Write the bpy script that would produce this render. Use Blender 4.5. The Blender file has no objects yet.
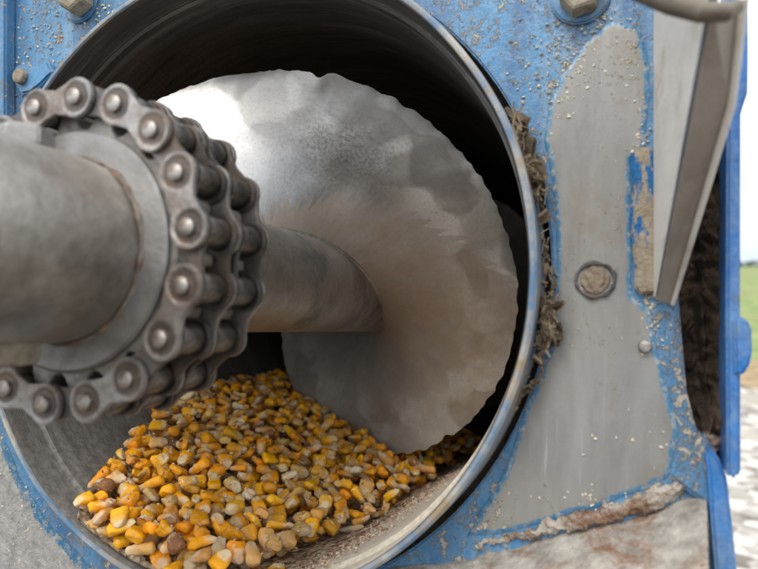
import bpy, bmesh, math, random
import numpy as np
from mathutils import Vector, Matrix, Quaternion, noise
random.seed(11); RNG = np.random.RandomState(4)
PI = math.pi
# ---------------------------------------------------------------- camera, world, sun, exposure
# the machine is modelled in units of the tube radius with the auger axis along +y, then scaled and tilted
S = 0.13
CC = Vector((1.19662, -1.70622, -0.13985))
CX = Vector((0.9337, 0.35646, 0.03364)); CY = Vector((0.01074, 0.06603, -0.99776)); CF = Vector((-0.35788, 0.93197, 0.05782))
TC = Vector((-0.0294, 0, 0.0041))            # tube centre relative to the shaft axis
M = Matrix.Translation((0, 0, 1.1)) @ Matrix.Rotation(math.radians(-5.39), 4, 'X')
scene = bpy.context.scene
cam = bpy.data.cameras.new('camera'); camo = bpy.data.objects.new('camera', cam); scene.collection.objects.link(camo)
r3 = Matrix((CX, -CY, -CF)).transposed().to_4x4()
camo.matrix_world = M @ Matrix.Translation(CC * S) @ r3
cam.lens = 650 / 758 * 36; cam.sensor_width = 36; cam.clip_start = 0.005; cam.clip_end = 3000
cam.dof.use_dof = True; cam.dof.focus_distance = 0.300; cam.dof.aperture_fstop = 11.5; cam.dof.aperture_blades = 0
scene.camera = camo
SUN_EL, SUN_AZ = 54, 190                     # azimuth the light comes from, clockwise from +Y
w = bpy.data.worlds.new('World'); scene.world = w; w.use_nodes = True
nt = w.node_tree; nt.nodes.clear()
out = nt.nodes.new('ShaderNodeOutputWorld'); bg = nt.nodes.new('ShaderNodeBackground')
sky = nt.nodes.new('ShaderNodeTexSky'); sky.sky_type = 'NISHITA'; sky.sun_disc = False
sky.sun_elevation = math.radians(SUN_EL); sky.sun_rotation = math.radians(SUN_AZ); sky.dust_density = 2.5
tc = nt.nodes.new('ShaderNodeTexCoord'); mp = nt.nodes.new('ShaderNodeMapping'); mp.inputs['Scale'].default_value = (1.5, 1.5, 5)
nz = nt.nodes.new('ShaderNodeTexNoise'); nz.inputs['Scale'].default_value = 1.6; nz.inputs['Detail'].default_value = 5
rp = nt.nodes.new('ShaderNodeValToRGB'); rp.color_ramp.elements[0].position = .30; rp.color_ramp.elements[1].position = .55
rp.color_ramp.elements[0].color = (.55,)*3 + (1,)
mx = nt.nodes.new('ShaderNodeMixRGB')
gs = nt.nodes.new('ShaderNodeSeparateXYZ'); gr_ = nt.nodes.new('ShaderNodeValToRGB')
gr_.color_ramp.elements[0].position = .02; gr_.color_ramp.elements[0].color = (.50, .57, .64, 1)
gr_.color_ramp.elements[1].position = .55; gr_.color_ramp.elements[1].color = (1, .99, .975, 1)
gm_ = nt.nodes.new('ShaderNodeVectorMath'); gm_.operation = 'SCALE'; gm_.inputs['Scale'].default_value = 9.6
nt.links.new(tc.outputs['Generated'], gs.inputs[0]); nt.links.new(gs.outputs[2], gr_.inputs[0]); nt.links.new(gr_.outputs[0], gm_.inputs[0]); nt.links.new(gm_.outputs[0], mx.inputs[2])
L = nt.links.new
L(tc.outputs['Generated'], mp.inputs[0]); L(mp.outputs[0], nz.inputs['Vector']); L(nz.outputs[0], rp.inputs[0]); L(rp.outputs[0], mx.inputs[0])
L(sky.outputs[0], mx.inputs[1]); L(mx.outputs[0], bg.inputs[0]); L(bg.outputs[0], out.inputs[0])
bg.inputs[1].default_value = 0.145
sl = bpy.data.lights.new('sun', 'SUN'); sl.energy = 1.15; sl.angle = math.radians(22); sl.color = (1, .95, .87)
so = bpy.data.objects.new('sun', sl); scene.collection.objects.link(so)
az, el = math.radians(SUN_AZ), math.radians(SUN_EL)
sd = Vector((math.sin(az) * math.cos(el), math.cos(az) * math.cos(el), math.sin(el)))
so.rotation_euler = sd.to_track_quat('Z', 'Y').to_euler()
scene.view_settings.view_transform = 'Standard'; scene.view_settings.look = 'None'
scene.view_settings.exposure = 0.6; scene.view_settings.gamma = 1
scene.render.engine = 'CYCLES'

# ---------------------------------------------------------------- helpers
COL = scene.collection
MACH = []                                     # machine things: scaled and tilted together at the end
def ray(px, py, y):
    d = CF + CX * ((px - 379) / 650) + CY * ((py - 284.5) / 650)
    return CC + d * ((y - CC.y) / d.y)
def thing(name, label, cat, loc=(0, 0, 0), group=None):
    o = bpy.data.objects.new(name, None); COL.objects.link(o); o.location = loc; o.empty_display_size = .02
    o['label'] = label; o['category'] = cat
    if group: o['group'] = group
    MACH.append(o); return o
def tag(o, label, cat, group=None, kind=None):
    o['label'] = label; o['category'] = cat
    if group: o['group'] = group
    if kind: o['kind'] = kind
    return o
def link(name, me, mat, parent=None, label=None, smooth=True):
    """verts are given in machine coordinates; moved into the parent's frame"""
    o = bpy.data.objects.new(name, me); COL.objects.link(o)
    if mat and not me.materials: me.materials.append(mat)
    if parent is not None:
        o.parent = parent
        p = parent; off = Vector()
        while p is not None: off += p.location; p = p.parent
        me.transform(Matrix.Translation(-off))
    else: MACH.append(o)
    if smooth:
        for p in me.polygons: p.use_smooth = True
        try: me.set_sharp_from_angle(angle=math.radians(38))
        except Exception: pass
    if label: o['label'] = label
    return o
def from_bm(bm):
    bmesh.ops.recalc_face_normals(bm, faces=bm.faces[:])
    me = bpy.data.meshes.new('m'); bm.to_mesh(me); bm.free(); return me
def set_pc(me, data):
    a = me.attributes.new('pc', 'FLOAT_VECTOR', 'POINT'); a.data.foreach_set('vector', np.array(data, dtype=np.float32).ravel())
def grid_mesh(fn, nu, nv, closeu=False, pcfn=None):
    vs, pc, fs = [], [], []
    for i in range(nu + (0 if closeu else 1)):
        for j in range(nv + 1):
            vs.append(tuple(fn(i / nu, j / nv))); 
            if pcfn: pc.append(pcfn(i / nu, j / nv))
    n = nv + 1; m = nu if closeu else nu + 1
    for i in range(nu):
        for j in range(nv):
            a = i * n + j; b = ((i + 1) % m) * n + j
            fs.append((a, b, b + 1, a + 1))
    me = bpy.data.meshes.new('m'); me.from_pydata(vs, [], fs); me.update()
    if pcfn: set_pc(me, pc)
    return me
def lathe(profile, seg=160, cx=0, cz=0, wob=0):
    """profile: closed list of (r, y) round the y axis"""
    vs, fs, pc = [], [], []
    n = len(profile)
    for i in range(seg):
        a = math.tau * i / seg
        for (r, y) in profile:
            rr = r + (wob * noise.noise(Vector((math.cos(a) * 3, math.sin(a) * 3, y * 2))) if wob else 0)
            vs.append((cx + rr * math.cos(a), y, cz + rr * math.sin(a))); pc.append((math.cos(a) , math.sin(a), r))
    for i in range(seg):
        k = (i + 1) % seg
        for j in range(n):
            l = (j + 1) % n
            fs.append((i * n + j, k * n + j, k * n + l, i * n + l))
    me = bpy.data.meshes.new('m'); me.from_pydata(vs, [], fs); me.update(); set_pc(me, pc)
    bm = bmesh.new(); bm.from_mesh(me); bmesh.ops.recalc_face_normals(bm, faces=bm.faces[:]); bm.to_mesh(me); bm.free()
    return me
def wavy(pts, amp, step=.03, closed=True, seed=0):
    res = []; n = len(pts)
    for i in range(n if closed else n - 1):
        a = Vector(pts[i]); b = Vector(pts[(i + 1) % n]); k = max(1, int((b - a).length / step))
        for j in range(k):
            p = a.lerp(b, j / k)
            q = p * 9 + Vector((seed, 0, seed * .7)); q2 = p * 31 + Vector((seed, 3, 0))
            d = Vector((noise.noise(q), 0, noise.noise(q + Vector((7, 7, 7))))) + .5 * Vector((noise.noise(q2), 0, noise.noise(q2 + Vector((5, 9, 1)))))
            res.append(p + d * amp)
    if not closed: res.append(Vector(pts[-1]))
    return res
def slab(pts, depth, hole=None, bevel=0, segs=2):
    """polygon (3d points, roughly facing -y) given thickness along +y"""
    bm = bmesh.new()
    loops = [pts] + ([hole] if hole else []); es = []
    for lp in loops:
        vs = [bm.verts.new(p) for p in lp]
        es += [bm.edges.new((vs[i], vs[(i + 1) % len(vs)])) for i in range(len(vs))]
    bmesh.ops.triangle_fill(bm, edges=es, use_beauty=True)
    fr = bm.faces[:]
    r = bmesh.ops.extrude_face_region(bm, geom=fr)
    nv = [v for v in r['geom'] if isinstance(v, bmesh.types.BMVert)]
    bmesh.ops.translate(bm, verts=nv, vec=(0, depth, 0))
    bmesh.ops.recalc_face_normals(bm, faces=bm.faces[:])
    if bevel:
        e = [e for e in bm.edges if len(e.link_faces) == 2 and e.calc_face_angle(0) > 1.0]
        bmesh.ops.bevel(bm, geom=e, offset=bevel, segments=segs, affect='EDGES', clamp_overlap=True)
    return from_bm(bm)
def tube(path, rad, seg=10, wob=0, seed=0):
    vs, fs = [], []; n = len(path)
    for i, p in enumerate(path):
        p = Vector(p); t = (Vector(path[min(i + 1, n - 1)]) - Vector(path[max(i - 1, 0)])).normalized()
        u = t.cross(Vector((0, 1, 0.01))).normalized(); v = t.cross(u)
        r = rad[i] if isinstance(rad, (list, tuple)) else rad
        for k in range(seg):
            a = math.tau * k / seg; d = u * math.cos(a) + v * math.sin(a)
            rr = r * (1 + wob * noise.noise((p + d * r) * 28 + Vector((seed, 0, 0))))
            vs.append(tuple(p + d * rr))
    for i in range(n - 1):
        for k in range(seg):
            l = (k + 1) % seg; fs.append((i * seg + k, i * seg + l, (i + 1) * seg + l, (i + 1) * seg + k))
    fs.append(tuple(range(seg))[::-1]); fs.append(tuple((n - 1) * seg + k for k in range(seg)))
    me = bpy.data.meshes.new('m'); me.from_pydata(vs, [], fs); me.update(); return me

class G:
    """small node-graph writer; coordinates are machine units (object coordinates / S)"""
    def __init__(s, name, rough=.5, metal=0, spec=.5):
        s.m = bpy.data.materials.new(name); s.m.use_nodes = True; s.nt = s.m.node_tree; s.N = s.nt.nodes; s.L = s.nt.links.new
        s.b = s.N['Principled BSDF']; s.b.inputs['Roughness'].default_value = rough; s.b.inputs['Metallic'].default_value = metal
        s.b.inputs['Specular IOR Level'].default_value = spec
        t = s.N.new('ShaderNodeTexCoord'); v = s.N.new('ShaderNodeVectorMath'); v.operation = 'SCALE'; v.inputs['Scale'].default_value = 1 / S
        s.L(t.outputs['Object'], v.inputs[0]); s.co = v.outputs[0]
    def attr(s, n):
        a = s.N.new('ShaderNodeAttribute'); a.attribute_name = n; return a.outputs['Vector']
    def map(s, v, scale=(1, 1, 1), loc=(0, 0, 0), rot=(0, 0, 0)):
        n = s.N.new('ShaderNodeMapping'); n.inputs['Scale'].default_value = scale; n.inputs['Location'].default_value = loc
        n.inputs['Rotation'].default_value = rot; s.L(v, n.inputs[0]); return n.outputs[0]
    def noise(s, v, sc, det=4, rough=.55, dist=0):
        n = s.N.new('ShaderNodeTexNoise'); n.inputs['Scale'].default_value = sc; n.inputs['Detail'].default_value = det
        n.inputs['Roughness'].default_value = rough; n.inputs['Distortion'].default_value = dist; s.L(v, n.inputs['Vector']); return n.outputs[0]
    def vor(s, v, sc, feat='F1', out='Distance', rnd=1, smooth=0):
        n = s.N.new('ShaderNodeTexVoronoi'); n.feature = feat; n.inputs['Scale'].default_value = sc; n.inputs['Randomness'].default_value = rnd
        s.L(v, n.inputs['Vector']); return n.outputs[out]
    def ramp(s, f, stops):
        n = s.N.new('ShaderNodeValToRGB'); e = n.color_ramp.elements
        while len(e) < len(stops): e.new(.5)
        for i, (p, c) in enumerate(stops):
            e[i].position = p; e[i].color = (c, c, c, 1) if isinstance(c, (int, float)) else (*c, 1)
        s.L(f, n.inputs[0]); return n.outputs[0]
    def mix(s, f, a, b, mode='MIX'):
        n = s.N.new('ShaderNodeMixRGB'); n.blend_type = mode
        for i, x in enumerate((f, a, b)):
            if isinstance(x, (int, float)): n.inputs[i].default_value = x if i == 0 else (x, x, x, 1)
            elif isinstance(x, tuple): n.inputs[i].default_value = (*x, 1)
            else: s.L(x, n.inputs[i])
        return n.outputs[0]
    def math(s, op, a, b=0, c=0, clamp=False):
        n = s.N.new('ShaderNodeMath'); n.operation = op; n.use_clamp = clamp
        for i, x in enumerate((a, b, c)):
            if isinstance(x, (int, float)): n.inputs[i].default_value = x
            else: s.L(x, n.inputs[i])
        return n.outputs[0]
    def sep(s, v):
        n = s.N.new('ShaderNodeSeparateXYZ'); s.L(v, n.inputs[0]); return n.outputs
    def col(s, x): s.L(x, s.b.inputs['Base Color']); return s
    def rough(s, x): s.L(x, s.b.inputs['Roughness']); return s
    def metal(s, x): s.L(x, s.b.inputs['Metallic']); return s
    def bump(s, h, dist=.01, strength=1):
        n = s.N.new('ShaderNodeBump'); n.inputs['Distance'].default_value = dist * S; n.inputs['Strength'].default_value = strength
        s.L(h, n.inputs['Height'])
        if s.b.inputs['Normal'].is_linked: s.L(s.b.inputs['Normal'].links[0].from_socket, n.inputs['Normal'])
        s.L(n.outputs[0], s.b.inputs['Normal']); return s

DUST = (.46, .40, .31)
# ---- tube steel, inside: brushed around, with dust where grain has run
def m_tube():
    g = G('tube_steel', .38, .85); pc = g.attr('pc'); y = g.sep(g.co)[1]
    cmb = g.N.new('ShaderNodeCombineXYZ'); p = g.sep(pc)
    g.L(p[0], cmb.inputs[0]); g.L(p[1], cmb.inputs[2]); g.L(g.math('MULTIPLY', y, 14), cmb.inputs[1])
    st = g.noise(cmb.outputs[0], 1.6, 7, .7); st2 = g.noise(g.map(cmb.outputs[0], (1, 8, 1)), 2.2, 8, .75, .2)
    base = g.ramp(st, [(.3, (.05, .048, .046)), (.55, (.16, .155, .15)), (.75, (.32, .31, .30))])
    scr = g.ramp(st2, [(.58, 0.0), (.66, 1.0)])
    base = g.mix(g.math('MULTIPLY', scr, .7), base, (.60, .58, .55))
    gr = g.noise(g.co, 40, 6, .75); grain = g.ramp(gr, [(.42, 0.), (.6, 1.)])
    # polished wear band low on the tube, where the grain drags
    low = g.ramp(p[1], [(0, 0.)] ) if False else g.math('MULTIPLY_ADD', p[1], -1, 0)
    lowm = g.ramp(g.math('ADD', low, g.math('MULTIPLY', g.noise(g.co, 3, 3), .3)), [(.35, 0.), (.95, 1.)])
    dusty = g.mix(grain, (.13, .125, .115), (.27, .26, .24))
    c = g.mix(g.math('MULTIPLY', lowm, .75), base, dusty)
    # pale meal smeared on the lower right near the mouth
    rt = g.ramp(g.math('ADD', p[0], g.math('MULTIPLY', g.noise(g.co, 5, 4), .25)), [(.12, 0.), (.42, 1.)])
    meal = g.math('MULTIPLY', rt, g.ramp(g.math('MULTIPLY_ADD', p[1], -1, 0), [(.25, 0.), (.55, 1.)]))
    ml = g.mix(g.ramp(g.noise(g.co, 60, 4, .7), [(.35, 0.), (.7, 1.)]), (.52, .46, .37), (.74, .68, .58))
    c = g.mix(g.math('MULTIPLY', meal, .92), c, ml)
    g.col(c); g.metal(g.math('SUBTRACT', .85, g.math('MULTIPLY', g.math('MAXIMUM', meal, lowm), .8), clamp=True))
    g.rough(g.math('ADD', .34, g.math('MULTIPLY', g.math('MAXIMUM', meal, lowm), .45)))
    return g.bump(st2, .006, .6).bump(gr, .006, .5).m
def m_paint(name='blue_paint', dirt=.5, c1=(.012, .10, .25), c2=(.035, .22, .45), streak=True, loc=(0, 0, 0)):
    g = G(name, .38, 0, .5); co = g.map(g.co, loc=loc)
    v = g.map(co, (7, 2, .9)) if streak else g.map(co, (2.5, 2.5, 2.5))
    base = g.mix(g.ramp(g.noise(v, 1.3, 5, .6, .4), [(.35, 0.), (.65, 1.)]), c1, c2)
    chalk = g.ramp(g.noise(g.map(co, (5, 2, 1.2)), 2.0, 6, .7, .3), [(.50, 0.), (.72, 1.)])
    base = g.mix(g.math('MULTIPLY', chalk, .6), base, (.24, .37, .48))
    big = g.noise(g.map(co, (3.5, 2, 1.3)), 1.1, 3, .5, .2)
    fine = g.noise(co, 34, 6, .8, .6)
    mid = g.noise(g.map(co, (1.6, 1, .8)), 12, 6, .75, .5)
    k = g.math('ADD', g.math('MULTIPLY', big, .18), g.math('ADD', g.math('MULTIPLY', fine, .62), g.math('MULTIPLY', mid, .32)))
    th = .675 - .10 * dirt
    sp = g.ramp(k, [(th, 0.), (th + .04, 1.)])
    film_ = g.ramp(k, [(th - .16, 0.), (th + .02, .55)])
    dc = g.mix(g.noise(co, 26, 5, .8), (.27, .22, .16), (.64, .58, .47))
    base = g.mix(g.math('MULTIPLY', film_, .45), base, (.34, .38, .40))
    c = g.mix(g.math('MULTIPLY', sp, .92), base, dc)
    rs = g.ramp(g.noise(g.map(co, loc=(3, 1, 5)), 7, 6, .7), [(.70, 0.), (.73, 1.)])
    c = g.mix(g.math('MULTIPLY', rs, .8), c, (.16, .065, .03))
    g.col(c); g.rough(g.math('ADD', .36, g.math('MULTIPLY', sp, .5)))
    return g.bump(sp, .012, .7).bump(g.noise(co, 14, 5, .65), .012, .5).m
def bare_sheet(pts, y, feather=.035, seed=0):
    pts = wavy(pts, .008, .022, seed=seed); n = len(pts); c = sum(pts, Vector()) / n
    area = sum(pts[i].x * pts[(i + 1) % n].z - pts[(i + 1) % n].x * pts[i].z for i in range(n)); sg = 1 if area > 0 else -1
    nor = []
    for i in range(n):
        d = pts[(i + 3) % n] - pts[i - 3]; nor.append(Vector((-d.z, 0, d.x)).normalized() * sg)
    lv = [(0, y + .0075, 0), (.004, y + .0055, .06), (feather * .5, y + .0052, .55), (feather, y + .005, 1)]
    bm = bmesh.new(); rings = []; ed = []
    for off, yy, e in lv:
        rings.append([bm.verts.new(Vector((pts[i].x, yy, pts[i].z)) + nor[i] * off) for i in range(n)]); ed += [(e, 0, 0)] * n
    for a, b in zip(rings, rings[1:]):
        for i in range(n): bm.faces.new((a[i], a[(i + 1) % n], b[(i + 1) % n], b[i]))
    last = rings[-1]; es = [bm.edges.get((last[i], last[(i + 1) % n])) for i in range(n)]
    bmesh.ops.triangle_fill(bm, edges=es, use_beauty=True)
    bmesh.ops.recalc_face_normals(bm, faces=bm.faces[:])
    if sum(f.normal.y * f.calc_area() for f in bm.faces) > 0: bmesh.ops.reverse_faces(bm, faces=bm.faces[:])
    me = bpy.data.meshes.new('panel'); bm.verts.index_update(); bm.to_mesh(me); bm.free(); set_pc(me, ed); return me
def feather(g, c, amount=.6):
    e = g.sep(g.attr('pc'))[0]; n = g.math('ADD', g.math('MULTIPLY', g.noise(g.map(g.co, (1.5, 1, 1)), 30, 6, .8, .5), .7), g.math('MULTIPLY', g.noise(g.co, 6, 3), .5))
    m = g.ramp(g.math('SUBTRACT', e, g.math('MULTIPLY', g.math('SUBTRACT', n, .38), 1.6)), [(.0, 0.), (.10, 1.)])
    sp = g.ramp(g.noise(g.co, 34, 6, .8, .6), [(.50, 0.), (.62, .8)])
    bl = g.mix(sp, g.mix(g.noise(g.map(g.co, (7, 2, .9)), 1.3, 5), (.03, .14, .28), (.10, .25, .40)), (.44, .42, .36))
    return g.mix(m, bl, c)
def m_bare(name, c1=(.170, .172, .170), c2=(.285, .287, .282), spots=.7, warm=.38):
    g = G(name, .5, .25, .5)
    st = g.noise(g.map(g.co, (6, 4, 1.4)), 1.5, 7, .7, .3)
    base = g.mix(g.ramp(st, [(.3, 0.), (.7, 1.)]), c1, c2)
    base = g.mix(g.math('MULTIPLY', g.ramp(g.noise(g.co, 1.7, 4, .6), [(.4, 0.), (.7, 1.)]), warm), base, (.33, .29, .23))
    k = g.math('ADD', g.math('MULTIPLY', g.noise(g.co, 1.9, 3), .6), g.math('MULTIPLY', g.noise(g.co, 42, 5, .75), .55))
    th = .76 - .12 * spots
    sp = g.ramp(k, [(th, 0.), (th + .02, 1.)])
    c = g.mix(sp, base, (.56, .50, .40))
    dk = g.ramp(g.noise(g.map(g.co, loc=(4, 4, 4)), 26, 3, .6), [(.70, 0.), (.74, 1.)])
    c = g.mix(g.math('MULTIPLY', dk, .7), c, (.08, .07, .06))
    scr = g.ramp(g.noise(g.map(g.co, (60, 4, 1.3), rot=(0, .06, 0)), 1, 4, .8), [(.64, 0.), (.70, 1.)])
    c = g.mix(g.math('MULTIPLY', scr, .5), c, (.48, .47, .46))
    sc2 = g.ramp(g.noise(g.map(g.co, (40, 4, 2.2), rot=(0, -.5, 0), loc=(3, 0, 8)), 1, 3, .8), [(.68, 0.), (.72, 1.)])
    c = g.mix(g.math('MULTIPLY', sc2, .6), c, (.09, .085, .08))
    bl = g.ramp(g.noise(g.map(g.co, loc=(1, 6, 2)), 3.4, 6, .7, .4), [(.56, 0.), (.66, 1.)])
    c = g.mix(g.math('MULTIPLY', bl, .45), c, (.19, .155, .115))
    g.col(feather(g, c)); return g.bump(sp, .01, .7).bump(g.noise(g.co, 70, 4, .7), .002, .3).m
def m_dusty(name, c1, c2, rust=0., sc=14, rough=.85, bump=.02, blue=0., fe=False):
    g = G(name, rough, 0, .25)
    n = g.noise(g.co, sc, 7, .72, .3)
    c = g.mix(g.ramp(n, [(.32, 0.), (.68, 1.)]), c1, c2)
    if blue: c = g.mix(g.ramp(g.noise(g.map(g.co, (3, 2, 1.4), loc=(9, 2, 2)), 2.2, 7, .72), [(.60 - .12 * blue, 0.), (.63 - .12 * blue, 1.)]), c, (.03, .17, .42))
    if rust: c = g.mix(g.math('MULTIPLY', g.ramp(g.noise(g.map(g.co, loc=(2, 8, 1)), 4.5, 8, .78, .5), [(.60 - .14 * rust, 0.), (.70 - .14 * rust, 1.)]), .85), c, g.mix(g.noise(g.co, 30, 4, .7), (.12, .055, .03), (.34, .16, .075)))
    if fe: c = feather(g, c)
    g.col(c); return g.bump(n, bump, .9).bump(g.noise(g.co, sc * 5, 5, .7), bump * .3, .7).m
def m_rim():
    g = G('rim_worn_paint', .8, 0); pc = g.attr('pc')
    cmb = g.N.new('ShaderNodeCombineXYZ'); p = g.sep(pc); g.L(p[0], cmb.inputs[0]); g.L(p[1], cmb.inputs[2]); g.L(g.math('MULTIPLY', g.sep(g.co)[1], 3), cmb.inputs[1])
    n = g.noise(cmb.outputs[0], 4.5, 9, .68, .3); n2 = g.noise(g.map(cmb.outputs[0], loc=(5, 2, 9)), 5, 6, .7)
    c = g.mix(g.ramp(n, [(.42, 0.), (.6, 1.)]), (.10, .19, .31), (.38, .37, .34))
    c = g.mix(g.ramp(n2, [(.50, 0.), (.62, 1.)]), c, (.30, .23, .15))
    g.col(c); return g.bump(n, .01, .8).m
DARK_PATCH = tuple(ray(338, 150, .5) * 1.0); DARK_PATCH = (DARK_PATCH[0], 0, DARK_PATCH[2])
def m_flight():
    g = G('polished_flighting', .30, 1.0); pc = g.attr('pc'); p = g.sep(pc)      # pc = (theta, r, 0)
    cart = g.co
    # arc-length coordinates keep cells evenly sized
    cmb = g.N.new('ShaderNodeCombineXYZ'); g.L(g.math('MULTIPLY', p[0], .62), cmb.inputs[0]); g.L(p[1], cmb.inputs[1]); arc = cmb.outputs[0]
    wv = g.N.new('ShaderNodeVectorMath'); wv.operation = 'ADD'; g.L(arc, wv.inputs[0])
    nv = g.N.new('ShaderNodeTexNoise'); nv.inputs['Scale'].default_value = 6; nv.inputs['Detail'].default_value = 4; g.L(arc, nv.inputs['Vector'])
    ns = g.N.new('ShaderNodeVectorMath'); ns.operation = 'SCALE'; ns.inputs['Scale'].default_value = .13; g.L(nv.outputs['Color'], ns.inputs[0]); g.L(ns.outputs[0], wv.inputs[1])
    def vs_(v, sc_):
        n_ = g.N.new('ShaderNodeTexVoronoi'); n_.feature = 'SMOOTH_F1'; n_.inputs['Scale'].default_value = sc_; n_.inputs['Smoothness'].default_value = .35; g.L(v, n_.inputs['Vector']); return n_
    vA = vs_(g.map(wv.outputs[0], (1.15, 1.0, 1)), 7.5); cells = g.sep(vA.outputs['Color'])[0]
    cd = vA.outputs['Distance']
    cells2 = g.sep(vs_(g.map(wv.outputs[0], (1, .8, 1), loc=(3, .4, 0)), 4.6).outputs['Color'])[0]
    band = g.ramp(p[1], [(.46, 0.), (.60, 1.)])
    base = g.mix(g.ramp(g.noise(cart, 2.2, 5, .6), [(.35, 0.), (.68, 1.)]), (.34, .337, .335), (.56, .56, .565))
    cell = g.math('ADD', g.math('MULTIPLY', cells, .6), g.math('MULTIPLY', cells2, .4))
    cellc = g.mix(g.ramp(cell, [(.3, 0.), (.68, 1.)]), (.29, .275, .26), (.80, .785, .76))
    c = g.mix(g.math('MULTIPLY', band, .80), base, cellc)
    cr = g.math('FRACT', g.math('ADD', g.math('MULTIPLY', p[0], 5.2), g.math('MULTIPLY', g.math('SUBTRACT', p[1], .5), 3.0)))
    cr = g.math('MULTIPLY', g.ramp(cr, [(.0, .0), (.22, 1.), (.6, .35), (1, 0.)]), g.ramp(g.noise(arc, 4, 3), [(.42, 0.), (.58, 1.)]))
    c = g.mix(g.math('MULTIPLY', g.math('MULTIPLY', cr, band), .22), c, (.93, .91, .88))
    grain = g.noise(g.map(arc, (1, 1, 1)), 75, 6, .8)
    c = g.mix(g.math('MULTIPLY', g.ramp(grain, [(.50, 0.), (.66, 1.)]), .40), c, (.20, .19, .18))
    # brown meal film on the inner and lower part, ending in a saw-tooth edge left by the strokes
    saw = g.math('FRACT', g.math('ADD', g.math('MULTIPLY', p[0], 11.0), g.math('MULTIPLY', g.noise(arc, 5, 2), 1.0)))
    edge = g.math('ADD', g.math('MULTIPLY', saw, .060), g.math('MULTIPLY', g.math('SUBTRACT', g.noise(arc, 4, 4), .5), .12))
    rr = g.math('ADD', p[1], edge)
    lim = g.ramp(g.math('MULTIPLY_ADD', p[0], .1, .5), [(.10, 1.), (.49, .92), (.515, .74), (.545, .58), (.60, .42), (.66, .30), (.80, .0)])
    film = g.ramp(g.math('SUBTRACT', lim, rr), [(.0, 0.), (.012, .80), (.22, 1.)])
    film = g.math('MULTIPLY', film, g.ramp(g.noise(arc, 9, 6, .7), [(.20, .55), (.6, 1.)]))
    fn = g.noise(arc, 26, 7, .78, .6)
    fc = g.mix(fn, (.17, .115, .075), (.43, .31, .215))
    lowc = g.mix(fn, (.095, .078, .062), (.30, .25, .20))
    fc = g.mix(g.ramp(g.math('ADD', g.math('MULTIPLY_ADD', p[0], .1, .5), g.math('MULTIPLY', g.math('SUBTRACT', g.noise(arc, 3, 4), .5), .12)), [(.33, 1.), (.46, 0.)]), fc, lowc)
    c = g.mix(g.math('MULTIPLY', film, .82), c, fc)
    spd = g.N.new('ShaderNodeVectorMath'); spd.operation = 'DISTANCE'; g.L(g.map(cart, (1, 0, 1)), spd.inputs[0]); spd.inputs[1].default_value = DARK_PATCH  # speckled darker patch on the upper flighting
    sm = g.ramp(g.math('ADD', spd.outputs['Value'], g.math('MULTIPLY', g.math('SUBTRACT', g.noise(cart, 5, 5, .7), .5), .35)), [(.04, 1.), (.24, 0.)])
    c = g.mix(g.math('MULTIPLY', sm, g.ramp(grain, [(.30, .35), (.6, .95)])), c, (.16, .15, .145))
    # long straight score marks
    sc = g.ramp(g.noise(g.map(cart, (30, 2, 3), rot=(0, .7, 0)), 1.0, 3, .8), [(.70, 0.), (.74, 1.)])
    c = g.mix(g.math('MULTIPLY', sc, .3), c, (.2, .19, .18))
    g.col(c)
    rg = g.math('ADD', g.math('MULTIPLY', film, .25), g.math('ADD', .37, g.math('MULTIPLY', g.math('MULTIPLY', cell, band), .16)))
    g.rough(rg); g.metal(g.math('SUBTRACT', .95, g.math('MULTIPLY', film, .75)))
    g.bump(g.noise(arc, 4, 2, .5), .015, .3)
    g.bump(g.math('MULTIPLY', cell, band), .002, .5)
    g.bump(g.math('MULTIPLY', g.math('MULTIPLY', cd, cd), band), .003, .4)
    return g.bump(grain, .002, .4).m
def m_steel(name, c1, c2, stain=(.10, .085, .07), st=.5, rough=.42, metal=.9, sc=3, grain=.35, warm=None):
    g = G(name, rough, metal)
    c = g.mix(g.ramp(g.noise(g.co, sc, 6, .65, .3), [(.35, 0.), (.66, 1.)]), c1, c2)
    s = g.ramp(g.noise(g.map(g.co, loc=(7, 3, 1)), sc * 1.3, 5, .6, .2), [(.60 - .12 * st, 0.), (.72 - .05 * st, 1.)])
    c = g.mix(g.math('MULTIPLY', s, .8), c, stain)
    gn = g.noise(g.co, 55, 6, .8)
    c = g.mix(g.math('MULTIPLY', g.ramp(gn, [(.5, 0.), (.68, 1.)]), grain), c, (.13, .12, .11))
    if warm: c = g.mix(g.math('MULTIPLY', g.ramp(g.noise(g.co, 1.3, 3), [(.45, 0.), (.7, 1.)]), .5), c, warm)
    g.col(c); g.rough(g.math('ADD', rough, g.math('MULTIPLY', s, .15)))
    return g.bump(g.noise(g.co, 20, 5, .6), .006, .5).bump(gn, .003, .5).m
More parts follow.
